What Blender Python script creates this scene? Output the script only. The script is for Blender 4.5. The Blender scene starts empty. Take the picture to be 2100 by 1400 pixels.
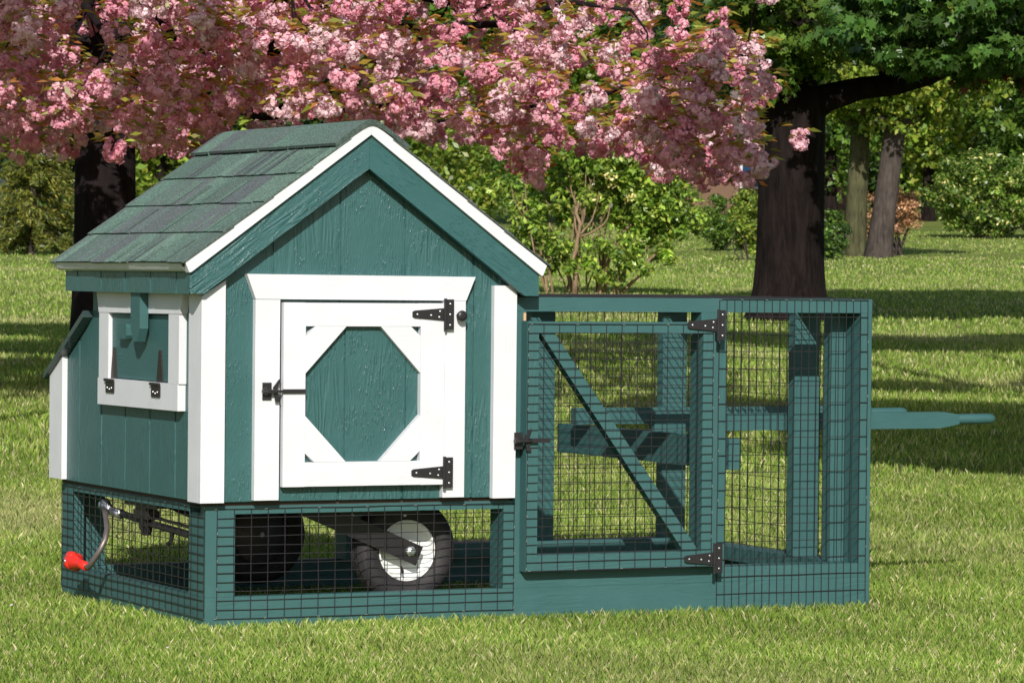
import bpy, bmesh, math, random
import numpy as np
from mathutils import Vector, Matrix
R = math.radians
random.seed(7); rng = np.random.default_rng(7)
sc = bpy.context.scene
COL = sc.collection
I = 0.0254
# ---------------------------------------------------------------- camera
F, YAW, PITCH, ROLL = 7611.7, 0.4518, -0.01816, 0.00992
CAM = np.array([-147.85, -381.43, 39.577]) * I
fw = np.array([math.sin(YAW)*math.cos(PITCH), math.cos(YAW)*math.cos(PITCH), math.sin(PITCH)])
rt = np.array([math.cos(YAW), -math.sin(YAW), 0.0])
up = np.cross(rt, fw)
cx_ = math.cos(ROLL)*rt + math.sin(ROLL)*up
cy_ = math.cos(ROLL)*up - math.sin(ROLL)*rt
cam_d = bpy.data.cameras.new('camera'); cam = bpy.data.objects.new('camera', cam_d); COL.objects.link(cam)
M = Matrix(((cx_[0], cy_[0], -fw[0], CAM[0]), (cx_[1], cy_[1], -fw[1], CAM[1]), (cx_[2], cy_[2], -fw[2], CAM[2]), (0, 0, 0, 1)))
cam.matrix_world = M
cam_d.lens = F/2100*36; cam_d.sensor_width = 36; cam_d.clip_start = 0.1; cam_d.clip_end = 2000
cam_d.dof.use_dof = True; cam_d.dof.focus_distance = 10.9; cam_d.dof.aperture_fstop = 32
sc.camera = cam
# ---------------------------------------------------------------- light
SUN = np.array([-0.5, -1.0, 0.66]); SUN /= np.linalg.norm(SUN)
EL = math.asin(SUN[2]); AZ = math.atan2(SUN[0], SUN[1])
w = bpy.data.worlds.new('World'); sc.world = w; w.use_nodes = True
nt = w.node_tree; bg = nt.nodes['Background']
sky = nt.nodes.new('ShaderNodeTexSky'); sky.sky_type = 'NISHITA'; sky.sun_disc = False
sky.sun_elevation = EL; sky.sun_rotation = AZ % (2*math.pi); sky.air_density = 1.0; sky.dust_density = 1.0
nt.links.new(sky.outputs[0], bg.inputs[0]); bg.inputs[1].default_value = 0.085
sd = bpy.data.lights.new('sun', 'SUN'); so = bpy.data.objects.new('sun', sd); COL.objects.link(so)
sd.energy = 4.7; sd.angle = R(0.5); sd.color = (1.0, 0.95, 0.87)
so.rotation_euler = Vector(SUN).to_track_quat('Z', 'Y').to_euler()
so.location = (0, 0, 20)
sc.view_settings.view_transform = 'Standard'; sc.view_settings.look = 'None'
sc.view_settings.exposure = 0.1; sc.view_settings.gamma = 1
# ---------------------------------------------------------------- helpers
def link(o, parent=None):
    COL.objects.link(o)
    if parent is not None: o.parent = parent
    return o
def tag(o, label=None, cat=None, group=None, kind=None):
    if label: o['label'] = label
    if cat: o['category'] = cat
    if group: o['group'] = group
    if kind: o['kind'] = kind
    return o
def empty(name, loc):
    o = bpy.data.objects.new(name, None); o.location = loc; o.empty_display_size = .2
    return link(o)
def terrain(s):
    s = np.asarray(s, float); d = s-12.7
    z = 0.022*np.where(d > 1.5, d, np.where(d > -1.5, (d+1.5)**2/6.0, 0)) + .012*np.clip(s-80, 0, 200)
    return z
FH = np.array([math.sin(YAW), math.cos(YAW)]); RH = rt[:2]
def gp(s, t, dz=0.0):            # world point from distance along the view line and sideways offset
    p = CAM[:2] + FH*s + RH*t
    return np.array([p[0], p[1], float(terrain(s))+dz])
def lat(u, s): return (u-1050)/F*s
class Soup:                      # many small faces of K corners each
    def __init__(s, K=4): s.K = K; s.v = []; s.c = []
    def add(s, v, c):            # v (N,K,3)  c (N,3)
        if len(v): s.v.append(np.asarray(v, np.float32)); s.c.append(np.asarray(c, np.float32))
    def build(s, name, mat, parent=None, origin=(0, 0, 0), smooth=False):
        V = np.concatenate(s.v); Cc = np.concatenate(s.c); N, K = V.shape[:2]
        V = V - np.asarray(origin, np.float32)
        me = bpy.data.meshes.new(name)
        me.vertices.add(N*K); me.vertices.foreach_set('co', V.reshape(-1).astype(np.float32))
        me.loops.add(N*K); me.loops.foreach_set('vertex_index', np.arange(N*K, dtype=np.int32))
        me.polygons.add(N); me.polygons.foreach_set('loop_start', (np.arange(N)*K).astype(np.int32))
        me.polygons.foreach_set('loop_total', np.full(N, K, np.int32))
        at = me.color_attributes.new('tint', 'FLOAT_COLOR', 'POINT')
        cc = np.ones((N*K, 4), np.float32); cc[:, :3] = np.repeat(Cc, K, axis=0)
        at.data.foreach_set('color', cc.reshape(-1))
        me.update(); me.validate()
        me.materials.append(mat)
        o = bpy.data.objects.new(name, me); return link(o, parent)
class MB:                        # solid pieces, in whatever unit `k` says
    def __init__(s, k=I): s.bm = bmesh.new(); s.k = k; s.cuts = []
    def mat(s, i): s.cuts.append((len(s.bm.faces), i))
    def _f(s, vs, faces):
        b = [s.bm.verts.new(Vector(v)*s.k) for v in vs]
        return [s.bm.faces.new([b[i] for i in f]) for f in faces]
    def box(s, x0, x1, y0, y1, z0, z1):
        vs = [(x, y, z) for x in (x0, x1) for y in (y0, y1) for z in (z0, z1)]
        return s._f(vs, [(0, 1, 3, 2), (4, 6, 7, 5), (0, 4, 5, 1), (2, 3, 7, 6), (0, 2, 6, 4), (1, 5, 7, 3)])
    def prism(s, poly, ax, a, b):       # poly in the two other axes, order (x,y,z) minus ax
        def P(p, q):
            return {'x': (q, p[0], p[1]), 'y': (p[0], q, p[1]), 'z': (p[0], p[1], q)}[ax]
        n = len(poly); vs = [P(p, a) for p in poly]+[P(p, b) for p in poly]
        s._f(vs, [tuple(range(n)), tuple(range(2*n-1, n-1, -1))]+[(i, i+n, (i+1) % n+n, (i+1) % n) for i in range(n)])
    def tube(s, pts, r, n=8, cap=True, squash=None):
        pts = [Vector(p) for p in pts]; rs = r if hasattr(r, '__len__') else [r]*len(pts)
        rings = []; ref = None
        for i, p in enumerate(pts):
            d = (pts[min(i+1, len(pts)-1)]-pts[max(i-1, 0)]).normalized()
            if ref is None: ref = Vector((0, 0, 1)) if abs(d.z) < .9 else Vector((1, 0, 0))
            a = d.cross(ref).normalized(); b = a.cross(d).normalized(); ref = b
            rings.append([s.bm.verts.new((p+(a*math.cos(2*math.pi*(j+.5)/n)+b*math.sin(2*math.pi*(j+.5)/n))*rs[i])*s.k) for j in range(n)])
        for A, B in zip(rings, rings[1:]):
            for j in range(n): s.bm.faces.new((A[j], A[(j+1) % n], B[(j+1) % n], B[j]))
        if cap: s.bm.faces.new(rings[0][::-1]); s.bm.faces.new(rings[-1])
    def lathe(s, prof, c, ax='y', n=32, cap=True):   # prof [(r, h)], axis through c
        rings = []
        for r_, h in prof:
            ring = []
            for j in range(n):
                a = 2*math.pi*j/n; p, q = r_*math.cos(a), r_*math.sin(a)
                v = {'y': (c[0]+p, c[1]+h, c[2]+q), 'x': (c[0]+h, c[1]+p, c[2]+q), 'z': (c[0]+p, c[1]+q, c[2]+h)}[ax]
                ring.append(s.bm.verts.new(Vector(v)*s.k))
            rings.append(ring)
        for A, B in zip(rings, rings[1:]):
            for j in range(n): s.bm.faces.new((A[j], A[(j+1) % n], B[(j+1) % n], B[j]))
        if cap: s.bm.faces.new(rings[0][::-1]); s.bm.faces.new(rings[-1])
    def build(s, name, mat, parent=None, off=(0, 0, 0), bevel=0.0, smooth=False, seg=1):
        bm = s.bm; bm.faces.ensure_lookup_table()
        for j, (a, i) in enumerate(s.cuts):
            for f in bm.faces[a:(s.cuts[j+1][0] if j+1 < len(s.cuts) else len(bm.faces))]: f.material_index = i
        if bevel: bmesh.ops.bevel(bm, geom=[e for e in bm.edges if e.calc_face_angle(0) > .5], offset=bevel*s.k, segments=seg, affect='EDGES', clamp_overlap=True)
        bmesh.ops.recalc_face_normals(bm, faces=bm.faces)
        me = bpy.data.meshes.new(name); bmesh.ops.translate(bm, verts=bm.verts, vec=-Vector(off)); bm.to_mesh(me); bm.free()
        if smooth:
            me.polygons.foreach_set('use_smooth', [True]*len(me.polygons))
        for m in (mat if isinstance(mat, (list, tuple)) else [mat]): me.materials.append(m)
        return link(bpy.data.objects.new(name, me), parent)
# ---------------------------------------------------------------- materials
class NT:
    def __init__(s, name):
        s.m = bpy.data.materials.new(name); s.m.use_nodes = True; s.t = s.m.node_tree
        s.b = s.t.nodes['Principled BSDF']; s.out = s.t.nodes['Material Output']
    def n(s, t, **kw):
        o = s.t.nodes.new('ShaderNode'+t)
        for k, v in kw.items():
            if k in o.inputs: o.inputs[k].default_value = v
            else: setattr(o, k, v)
        return o
    def l(s, a, b): s.t.links.new(a, b)
    def noise(s, vec, scale, detail=4, rough=.6, dist=0.0):
        o = s.n('TexNoise'); o.inputs['Scale'].default_value = scale; o.inputs['Detail'].default_value = detail
        o.inputs['Roughness'].default_value = rough; o.inputs['Distortion'].default_value = dist
        if vec is not None: s.l(vec, o.inputs['Vector'])
        return o.outputs['Fac']
    def ramp(s, fac, stops):
        o = s.n('ValToRGB'); e = o.color_ramp.elements
        while len(e) < len(stops): e.new(.5)
        for i, (p, c) in enumerate(stops): e[i].position = p; e[i].color = (*c, 1) if len(c) == 3 else c
        s.l(fac, o.inputs[0]); return o.outputs[0]
    def mix(s, f, a, b, mode='MIX'):
        o = s.n('Mix', data_type='RGBA', blend_type=mode)
        for x, k in ((f, 0), (a, 6), (b, 7)):
            if hasattr(x, 'links'): s.l(x, o.inputs[k])
            else: o.inputs[k].default_value = x if k == 0 else (*x, 1)
        return o.outputs[2]
    def math(s, op, a, b=0.0):
        o = s.n('Math', operation=op)
        for x, k in ((a, 0), (b, 1)):
            if hasattr(x, 'links'): s.l(x, o.inputs[k])
            else: o.inputs[k].default_value = x
        return o.outputs[0]
    def coord(s, scale=(1, 1, 1), rot=(0, 0, 0), loc=(0, 0, 0)):
        c = s.n('TexCoord'); m = s.n('Mapping'); m.inputs['Scale'].default_value = scale
        m.inputs['Rotation'].default_value = rot; m.inputs['Location'].default_value = loc
        s.l(c.outputs['Object'], m.inputs[0]); return m.outputs[0]
    def bump(s, h, strength, dist):
        o = s.n('Bump', Strength=strength, Distance=dist); s.l(h, o.inputs['Height']); s.l(o.outputs[0], s.b.inputs['Normal'])
def paint(name, col, grain='z', rot=(0, 0, 0), emboss=1.0, rough=.27, spec=.5):
    t = NT(name); k = 1.0; st = {'x': (7, 55, 55), 'y': (55, 7, 55), 'z': (55, 55, 7)}[grain]
    v = t.coord(); r = t.n('Mapping'); r.vector_type = 'POINT'; r.inputs['Rotation'].default_value = rot; t.l(v, r.inputs[0])
    q = t.n('Mapping'); q.inputs['Scale'].default_value = st; t.l(r.outputs[0], q.inputs[0])
    q2 = t.n('Mapping'); q2.inputs['Scale'].default_value = tuple(a*.28 for a in st); t.l(r.outputs[0], q2.inputs[0])
    big = t.noise(q2.outputs[0], 1.0, 2, .5, .6)
    rings = t.math('SINE', t.math('MULTIPLY', big, 62.0))
    fine = t.noise(q.outputs[0], 5.5, 4, .6, .3)
    q3 = t.n('Mapping'); q3.inputs['Scale'].default_value = tuple(a**.75*9 for a in st); t.l(r.outputs[0], q3.inputs[0])
    dots = t.ramp(t.noise(q3.outputs[0], 1.2, 2, .5), [(.56, (0, 0, 0)), (.68, (1, 1, 1))])
    patch = t.ramp(t.noise(r.outputs[0], 5.5, 2), [(.45, (0, 0, 0)), (.60, (1, 1, 1))])
    patch2 = t.ramp(t.noise(r.outputs[0], 7.5, 2), [(.40, (0, 0, 0)), (.62, (1, 1, 1))])
    h = t.math('ADD', t.math('MULTIPLY', rings, t.math('MULTIPLY', patch, .42)), t.math('MULTIPLY', fine, .75))
    h = t.math('ADD', h, t.math('MULTIPLY', dots, t.math('MULTIPLY', patch2, .8)))
    t.bump(h, .9*emboss, .0024)
    dirt = t.noise(r.outputs[0], 9.0, 5, .6)
    c2 = t.mix(t.ramp(dirt, [(.35, (0, 0, 0)), (.75, (1, 1, 1))]), col, tuple(min(1, a*1.10+.004) for a in col))
    c3 = t.mix(t.ramp(fine, [(.25, (.22, .22, .22)), (.42, (0, 0, 0))]), c2, tuple(a*.7 for a in col))
    t.l(c3, t.b.inputs['Base Color']); t.b.inputs['Roughness'].default_value = rough
    t.b.inputs['Specular IOR Level'].default_value = spec
    return t.m
def plain(name, col, rough=.5, metal=0.0, nscale=40.0, var=.15, bump=.0, bscale=120):
    t = NT(name); v = t.coord()
    n = t.noise(v, nscale, 4)
    t.l(t.mix(n, tuple(a*(1-var) for a in col), tuple(min(1, a*(1+var)) for a in col)), t.b.inputs['Base Color'])
    t.b.inputs['Roughness'].default_value = rough; t.b.inputs['Metallic'].default_value = metal
    if bump: t.bump(t.noise(v, bscale, 3), bump, .002)
    return t.m
def leafmat(name, mult=(1, 1, 1), trans=.3, rough=.45, spec=.35, tcol=(1.1, 1.2, .5)):
    t = NT(name); a = t.n('Attribute', attribute_name='tint')
    c = t.mix(1.0, a.outputs['Color'], mult, 'MULTIPLY')
    t.l(c, t.b.inputs['Base Color']); t.b.inputs['Roughness'].default_value = rough
    t.b.inputs['Specular IOR Level'].default_value = spec
    tr = t.n('BsdfTranslucent'); t.l(t.mix(1.0, c, tcol, 'MULTIPLY'), tr.inputs[0])
    ms = t.n('MixShader'); ms.inputs[0].default_value = trans
    t.l(t.b.outputs[0], ms.inputs[1]); t.l(tr.outputs[0], ms.inputs[2]); t.l(ms.outputs[0], t.out.inputs[0])
    return t.m
TEAL = (.037, .110, .112)
teal_v = paint('teal_paint_vertical_grain', TEAL, 'z')
teal_x = paint('teal_paint_grain_along_front', TEAL, 'x', emboss=.3, rough=.48)
teal_y = paint('teal_paint_grain_along_side', TEAL, 'y', emboss=.3, rough=.52)
teal_s = paint('teal_paint_side_wall', TEAL, 'z', emboss=.7, rough=.45)
teal_p = paint('teal_paint_post', TEAL, 'z', emboss=.3, rough=.48)
SL = math.atan(.728)
teal_l = paint('teal_paint_left_rake', TEAL, 'x', rot=(0, SL, 0), emboss=1.05)
teal_r = paint('teal_paint_right_rake', TEAL, 'x', rot=(0, -SL, 0), emboss=.8)
white_v = paint('white_paint_vertical', (.64, .65, .69), 'z', emboss=.16, rough=.5)
white_x = paint('white_paint_across', (.64, .65, .69), 'x', emboss=.16, rough=.5)
black_m = plain('black_powder_coat', (.022, .02, .022), .38, 0, 60, .3)
wire_m = plain('black_vinyl_wire', (.020, .018, .022), .42, 0, 60, .3)
steel_m = plain('zinc_steel', (.62, .64, .66), .35, .9, 50, .2)
rod_m = plain('dull_crank_rod', (.22, .18, .17), .45, .6, 50, .3)
red_m = plain('red_plastic', (.75, .03, .02), .35, 0, 40, .1)
rim_shade_m = plain('shade_grey_rim', (.10, .095, .11), .5, 0, 20, .1)  # darkened copy of the rim enamel, shade put into the far wheel's colour
rim_m = plain('white_enamel_rim', (.75, .77, .76), .35, 0, 20, .06)
tyre_m = plain('tyre_rubber', (.022, .020, .022), .7, 0, 60, .3, .3, 90)
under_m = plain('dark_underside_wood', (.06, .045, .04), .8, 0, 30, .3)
raw_m = plain('raw_pine', (.55, .36, .2), .7, 0, 30, .2)
def shingle_mat():
    t = NT('asphalt_shingle'); a = t.n('Attribute', attribute_name='tint'); v = t.coord()
    g = t.noise(v, 190.0, 3, .95); g2 = t.noise(v, 30.0, 4)
    f = t.ramp(g, [(.32, (.30, .30, .30)), (.5, (.95, .95, .95)), (.64, (2.1, 2.1, 2.1))])
    c = t.mix(1.0, a.outputs['Color'], f, 'MULTIPLY')
    c = t.mix(t.ramp(g2, [(.3, (0, 0, 0)), (.8, (.35, .35, .35))]), c, (.075, .085, .085))
    t.l(c, t.b.inputs['Base Color']); t.b.inputs['Roughness'].default_value = .95; t.b.inputs['Specular IOR Level'].default_value = .2
    t.bump(g, .5, .001); return t.m
shingle_m = shingle_mat()
def lawn_mat():
    t = NT('lawn_turf'); v = t.coord()
    a = t.noise(v, .35, 4, .6); b = t.noise(v, 9.0, 5, .7); c = t.noise(v, 60.0, 3, .7)
    col = t.ramp(b, [(.3, (.09, .14, .028)), (.5, (.16, .22, .045)), (.72, (.27, .30, .085))])
    col = t.mix(t.ramp(a, [(.4, (0, 0, 0)), (.7, (.55, .55, .55))]), col, (.34, .35, .125))
    col = t.mix(t.ramp(c, [(.35, (.5, .5, .5)), (.55, (0, 0, 0))]), col, (.10, .145, .03))
    t.l(col, t.b.inputs['Base Color']); t.b.inputs['Roughness'].default_value = .9; t.b.inputs['Specular IOR Level'].default_value = .1
    t.bump(t.math('ADD', b, c), 1.0, .03); return t.m
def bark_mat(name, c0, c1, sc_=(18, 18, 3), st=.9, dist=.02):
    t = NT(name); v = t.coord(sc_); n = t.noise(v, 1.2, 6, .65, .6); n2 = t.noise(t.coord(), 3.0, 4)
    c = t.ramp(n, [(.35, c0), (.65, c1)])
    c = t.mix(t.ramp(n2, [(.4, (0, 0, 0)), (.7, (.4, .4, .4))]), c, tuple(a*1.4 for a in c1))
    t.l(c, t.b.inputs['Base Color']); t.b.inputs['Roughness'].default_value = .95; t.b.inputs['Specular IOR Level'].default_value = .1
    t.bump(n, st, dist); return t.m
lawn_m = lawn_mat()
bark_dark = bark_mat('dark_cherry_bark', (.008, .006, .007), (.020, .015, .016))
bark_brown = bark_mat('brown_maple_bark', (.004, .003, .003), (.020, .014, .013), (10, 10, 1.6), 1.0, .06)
bark_grey = bark_mat('grey_bark', (.03, .024, .022), (.085, .07, .062))
bark_tan = bark_mat('tan_stem_bark', (.13, .08, .05), (.34, .24, .155), (30, 30, 6))
leaf_m = leafmat('green_leaf', (1.7, 1.65, 1.4), .34, .36, .5); blade_m = leafmat('grass_blade', trans=.35, rough=.5, spec=.25, tcol=(1.2, 1.25, .5))
petal_m = leafmat('cherry_petal', trans=.35, rough=.8, spec=.1, tcol=(1.1, .8, .92))
bronze_m = leafmat('bronze_cherry_leaf', trans=.4, rough=.4, spec=.4, tcol=(1.5, 1.0, .4))

# ================================================================ GROUND
def build_lawn():
    S = np.concatenate([np.arange(-25, 8, 3), np.arange(8, 20, .5), np.arange(20, 60, 2), np.arange(60, 260, 8), [300, 400, 600, 900]])
    T = np.concatenate([[-500, -250, -120], np.arange(-60, 61, 3), [120, 250, 500]])
    vs = []; 
    for s in S:
        for t in T:
            p = gp(s, t); z = p[2] if s < 260 else float(terrain(260))
            vs.append((p[0], p[1], z))
    nT = len(T); fs = [(i*nT+j, i*nT+j+1, (i+1)*nT+j+1, (i+1)*nT+j) for i in range(len(S)-1) for j in range(nT-1)]
    me = bpy.data.meshes.new('lawn'); me.from_pydata(vs, [], fs); me.materials.append(lawn_m)
    me.polygons.foreach_set('use_smooth', [True]*len(me.polygons)); me.update()
    o = bpy.data.objects.new('lawn', me); link(o); tag(o, kind='structure')
build_lawn()

# ================================================================ THE COOP
BASE = np.array([42.6, 24.0, 0.0])*I
coop = empty('chicken_coop', BASE)
tag(coop, 'teal and white chicken coop with shingled gable house, wire run and wheels', 'chicken coop')
def part(mb, name, mat, parent=coop, bevel=.06, label=None, **kw):
    o = mb.build(name, mat, parent, off=BASE, bevel=bevel, **kw)
    if label: o['label'] = label
    return o
def boxes(name, mat, L, parent=coop, bevel=.06, label=None):
    m = MB()
    for b in L: m.box(*b)
    return part(m, name, mat, parent, bevel, label)
# -- front wall with 8 inch grooves, gable shaped
RX, RZ, SLP = 18.2, 51.9, .728
def ztop(x): return RZ+2.4-SLP*abs(x-RX)
m = MB()
gx = [-.5, 7.42, 15.5, 23.35, 31.95, 37.6]
for a, b in zip(gx, gx[1:]):
    a2, b2 = a+.15, b-.15
    poly = [(a2, 14.2), (b2, 14.2), (b2, ztop(b2))]+([(RX, ztop(RX))] if a2 < RX < b2 else [])+[(a2, ztop(a2))]
    m.prism(poly, 'y', -.6, -.1)
m.prism([(-.5, 14.25), (37.6, 14.25), (37.6, ztop(37.6)-.05), (RX, ztop(RX)-.05), (-.5, ztop(-.5)-.05)], 'y', -.45, 0)
part(m, 'front_wall', teal_v, bevel=.05)
# -- side wall facing left, profile steps down over the nest box
def sz(y): return 39.4 if y < 36 else 28.75+(45.2-y)*.56
m = MB()
gy = [-.6, 8.2, 16.4, 24.55, 32.7, 40.6, 48.9]
for a, b in zip(gy, gy[1:]):
    a2, b2 = a+.19, b-.19
    pts = [(a2, 14.2), (b2, 14.2), (b2, sz(b2))]
    if a2 < 36 < b2: pts += [(36.01, sz(36.01)), (36, 39.4)]
    pts += [(a2, sz(a2))]
    m.prism(pts, 'x', -.5, -.05)
m.prism([(-.5, 14.25), (48.9, 14.25), (48.9, sz(48.9)-.1), (36.01, sz(36.01)-.1), (36, 39.3), (-.5, 39.3)], 'x', -.12, 0)
part(m, 'side_wall', teal_s, bevel=.05)
m = MB(); m.prism([(-.1, 14.25), (48.9, 14.25), (48.9, 26.5), (36, 33.6), (36, 39.5), (-.1, 39.5)], 'x', 37.1, 37.6)
part(m, 'side_wall', teal_v, bevel=.04)
m = MB(); m.prism([(0, 14.3), (37.1, 14.3), (37.1, ztop(37.1)-.2), (RX, ztop(RX)-.2), (0, ztop(0)-.2)], 'y', 35.5, 36)
part(m, 'back_wall', teal_v, bevel=.04)
boxes('nest_box_wall', teal_v, [(0, 37.1, 48.4, 48.9, 14.3, 26.4)])
m = MB(); m.prism([(36.02, 33.95), (50.5, 26.2), (50.5, 26.9), (36.02, 34.75)], 'x', -1.75, 38.8)
part(m, 'nest_box_lid', paint('slate_teal_lid_paint', (.03, .055, .058), 'y', emboss=.4), bevel=.05, label='sloping dark edged lid over the nest box')
boxes('floor_panel', under_m, [(.05, 37.05, .05, 48.3, 13.72, 14.2)])
# -- corner boards
m = MB(); m.prism([(-1.2, 14.15), (1.62, 14.15), (1.62, 38.6), (-1.2, 36.8)], 'y', -1.4, -.62); part(m, 'corner_board', white_v, bevel=.05)
boxes('corner_board', white_v, [(-1.2, -.52, -.6, 2.45, 14.15, 38.2)])
m = MB(); m.prism([(34.3, 14.1), (37.15, 14.1), (37.15, 37.4), (36.3, 38.25), (34.3, 38.25)], 'y', -1.4, -.62); part(m, 'corner_board', white_v, bevel=.05)
m = MB(); m.prism([(45.0, 14.3), (49.6, 14.3), (49.6, 26.75), (45.0, 29.2)], 'x', -1.2, -.52); part(m, 'corner_board', white_v, bevel=.05)
# -- door casing
m = MB(); m.prism([(5.15, 36.55), (30.75, 36.5), (31.9, 39.2), (4.1, 39.3)], 'y', -1.45, -.62)
part(m, 'door_casing', white_x, bevel=.05)
boxes('door_casing', white_v, [(5.15, 8.08, -1.4, -.62, 14.35, 36.5)])
boxes('door_casing', white_v, [(28.02, 30.72, -1.4, -.62, 14.3, 36.48)])
# -- main door
dr = boxes('main_door', teal_v, [(8.5, 15.95, -1.0, -.62, 15.95, 36.1), (16.12, 23.4, -1.0, -.62, 15.95, 36.1), (23.55, 27.9, -1.0, -.62, 15.95, 36.1), (8.5, 27.9, -.85, -.62, 15.95, 36.1)], bevel=.04)
yA, yB = -1.8, -1.01
boxes('door_stile', white_v, [(8.38, 11.0, yA, yB, 15.8, 36.2)], dr)
boxes('door_stile', white_v, [(25.0, 27.96, yA, yB, 15.8, 36.2)], dr)
boxes('door_rail', white_x, [(11.01, 24.99, yA+.02, yB, 33.58, 36.18)], dr)
boxes('door_rail', white_x, [(11.01, 24.99, yA+.02, yB, 15.82, 18.5)], dr)
for P in ([(11.02, 28.36), (15.9, 33.56), (12.15, 33.56), (11.02, 32.5)], [(24.98, 28.36), (24.98, 32.5), (23.8, 33.56), (20.1, 33.56)],
          [(11.02, 23.65), (11.02, 19.5), (12.15, 18.52), (15.95, 18.52)], [(24.98, 23.65), (20.1, 18.52), (23.8, 18.52), (24.98, 19.6)]):
    m = MB(); m.prism(P, 'y', yA+.03, yB); part(m, 'door_corner_brace', white_x, dr, bevel=.04)
def thinge(parent, x0, x1, x2, zc, h, y, mat=black_m, flip=1):
    m = MB()
    m.prism([(x0, zc-.28), (x0+.25, zc-.42), (x1, zc-h*.42), (x1, zc+h*.42), (x0+.25, zc+.42), (x0, zc+.28)], 'y', y-.12, y)
    m.box(x1+.02, x2, y-.14, y+.0, zc-h, zc+h)
    m.tube([(x1+.1, y-.22, zc-h-.1), (x1+.1, y-.22, zc+h+.1)], .18, 8)
    m.mat(1)
    for px, pz in ((x0+.6, zc), (x1-1.6, zc-.1), (x1-.5, zc+.35), (x1-.6, zc-.3), ((x1+x2)/2+.15, zc), ((x1+x2)/2+.15, zc+h*.7), ((x1+x2)/2+.15, zc-h*.7)):
        m.lathe([(.13, 0), (.12, -.05), (.05, -.08)], (px, y-.13, pz), 'y', 8)
    part(m, 'strap_hinge', [mat, steel_m], parent, bevel=0)
thinge(dr, 23.9, 27.8, 29.0, 34.95, 1.7, -1.82)
thinge(dr, 23.95, 27.85, 29.05, 17.15, 1.7, -1.82)
def latch(parent, x, y, z, length):
    m = MB()
    m.box(x-.1, x+.95, y-.15, y, z-.95, z+.95)
    m.tube([(x-.25, y-.55, z), (x+.3, y-.7, z), (x+1.3, y-.7, z-.02), (x+length*.45, y-.6, z-.02)], [.3, .27, .2, .16], 8)
    m.box(x+length*.45, x+length, y-.62, y-.38, z-.22, z+.22)
    m.lathe([(.42, 0), (.46, -.3), (.3, -.6)], (x+.2, y-.1, z), 'y', 12)
    m.prism([(x+1.0, z+.4), (x+1.7, z+1.3), (x+1.9, z+1.35), (x+1.5, z+.2), (x+1.9, z-1.2), (x+1.3, z-1.2)], 'y', y-.5, y-.35)
    part(m, 'latch', black_m, parent, bevel=0)
latch(dr, 6.1, -1.45, 26.4, 4.85)
m = MB(); m.lathe([(.33, 0), (.42, -.25), (.62, -.85), (.58, -1.05), (.25, -1.12)], (29.85, -1.42, 34.8), 'y', 20)
part(m, 'rubber_bumper', black_m, bevel=0, smooth=True)
# -- window hatch on the side
hat = boxes('window_hatch', teal_y, [(-.95, -.52, 8.3, 27.95, 27.1, 34.55)])
boxes('window_casing', white_v, [(-1.42, -.52, 28.0, 31.25, 27.0, 34.6)])
boxes('window_casing', white_v, [(-1.42, -.52, 4.9, 8.2, 27.0, 34.75)])
m = MB(); m.prism([(31.3, 34.62), (4.7, 34.78), (3.4, 37.6), (32.4, 37.6)], 'x', -1.46, -.52); part(m, 'window_casing', white_v, bevel=.05)
m = MB(); m.prism([(31.5, 26.98), (5.1, 26.98), (5.1, 24.0), (31.5, 23.88)], 'x', -1.46, -.52); part(m, 'window_casing', white_x, bevel=.05)
m = MB(); m.prism([(14.6, 37.3), (17.6, 37.3), (17.6, 33.0), (16.6, 31.5), (15.6, 31.5), (14.6, 33.0)], 'x', -2.5, -1.47); part(m, 'turn_button', teal_p, bevel=.05)
m = MB(); m.prism([(21.2, 33.4), (23.4, 33.4), (23.7, 33.0), (23.7, 32.1), (23.4, 31.7), (21.2, 31.7), (20.9, 32.1), (20.9, 33.0)], 'x', -1.8, -.96); part(m, 'pull_block', teal_p, hat, bevel=.05)
hinge_m = plain('hinge_bronze', (.022, .015, .015), .45, .1)
for yc in (27.0, 11.8):
    m = MB(); m.prism([(yc-1.05, 26.7), (yc+1.05, 26.7), (yc+.32, 30.6), (yc-.32, 30.6)], 'x', -1.12, -.97)
    m.box(-1.62, -1.47, yc-1.35, yc+1.35, 25.35, 26.7); m.tube([(-1.65, yc-1.3, 26.8), (-1.65, yc+1.6, 26.8)], .17, 8)
    m.box(-1.6, -1.0, yc-.7, yc+.7, 26.72, 26.9)
    m.mat(1)
    for a, b in ((-.7, 25.9), (0, 25.75), (.7, 25.9)): m.lathe([(.12, 0), (.1, -.06)], (-1.62, yc+a, b), 'x', 8)
    part(m, 'strap_hinge', [hinge_m, steel_m], hat, bevel=0)
# -- roof
roofm = plain('roof_deck_edge', (.05, .045, .045), .8)
m = MB()
def rz(x, dz=0): return 56.35+dz-.7225*abs(x-RX)
m.prism([(-3.7, rz(-3.7)), (RX, rz(RX)), (40.1, rz(40.1)), (40.1, rz(40.1)-.5), (RX, rz(RX)-.6), (-3.7, rz(-3.7)-.5)], 'y', -2.45, 40.4)
roof = part(m, 'roof', roofm, bevel=0)
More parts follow.
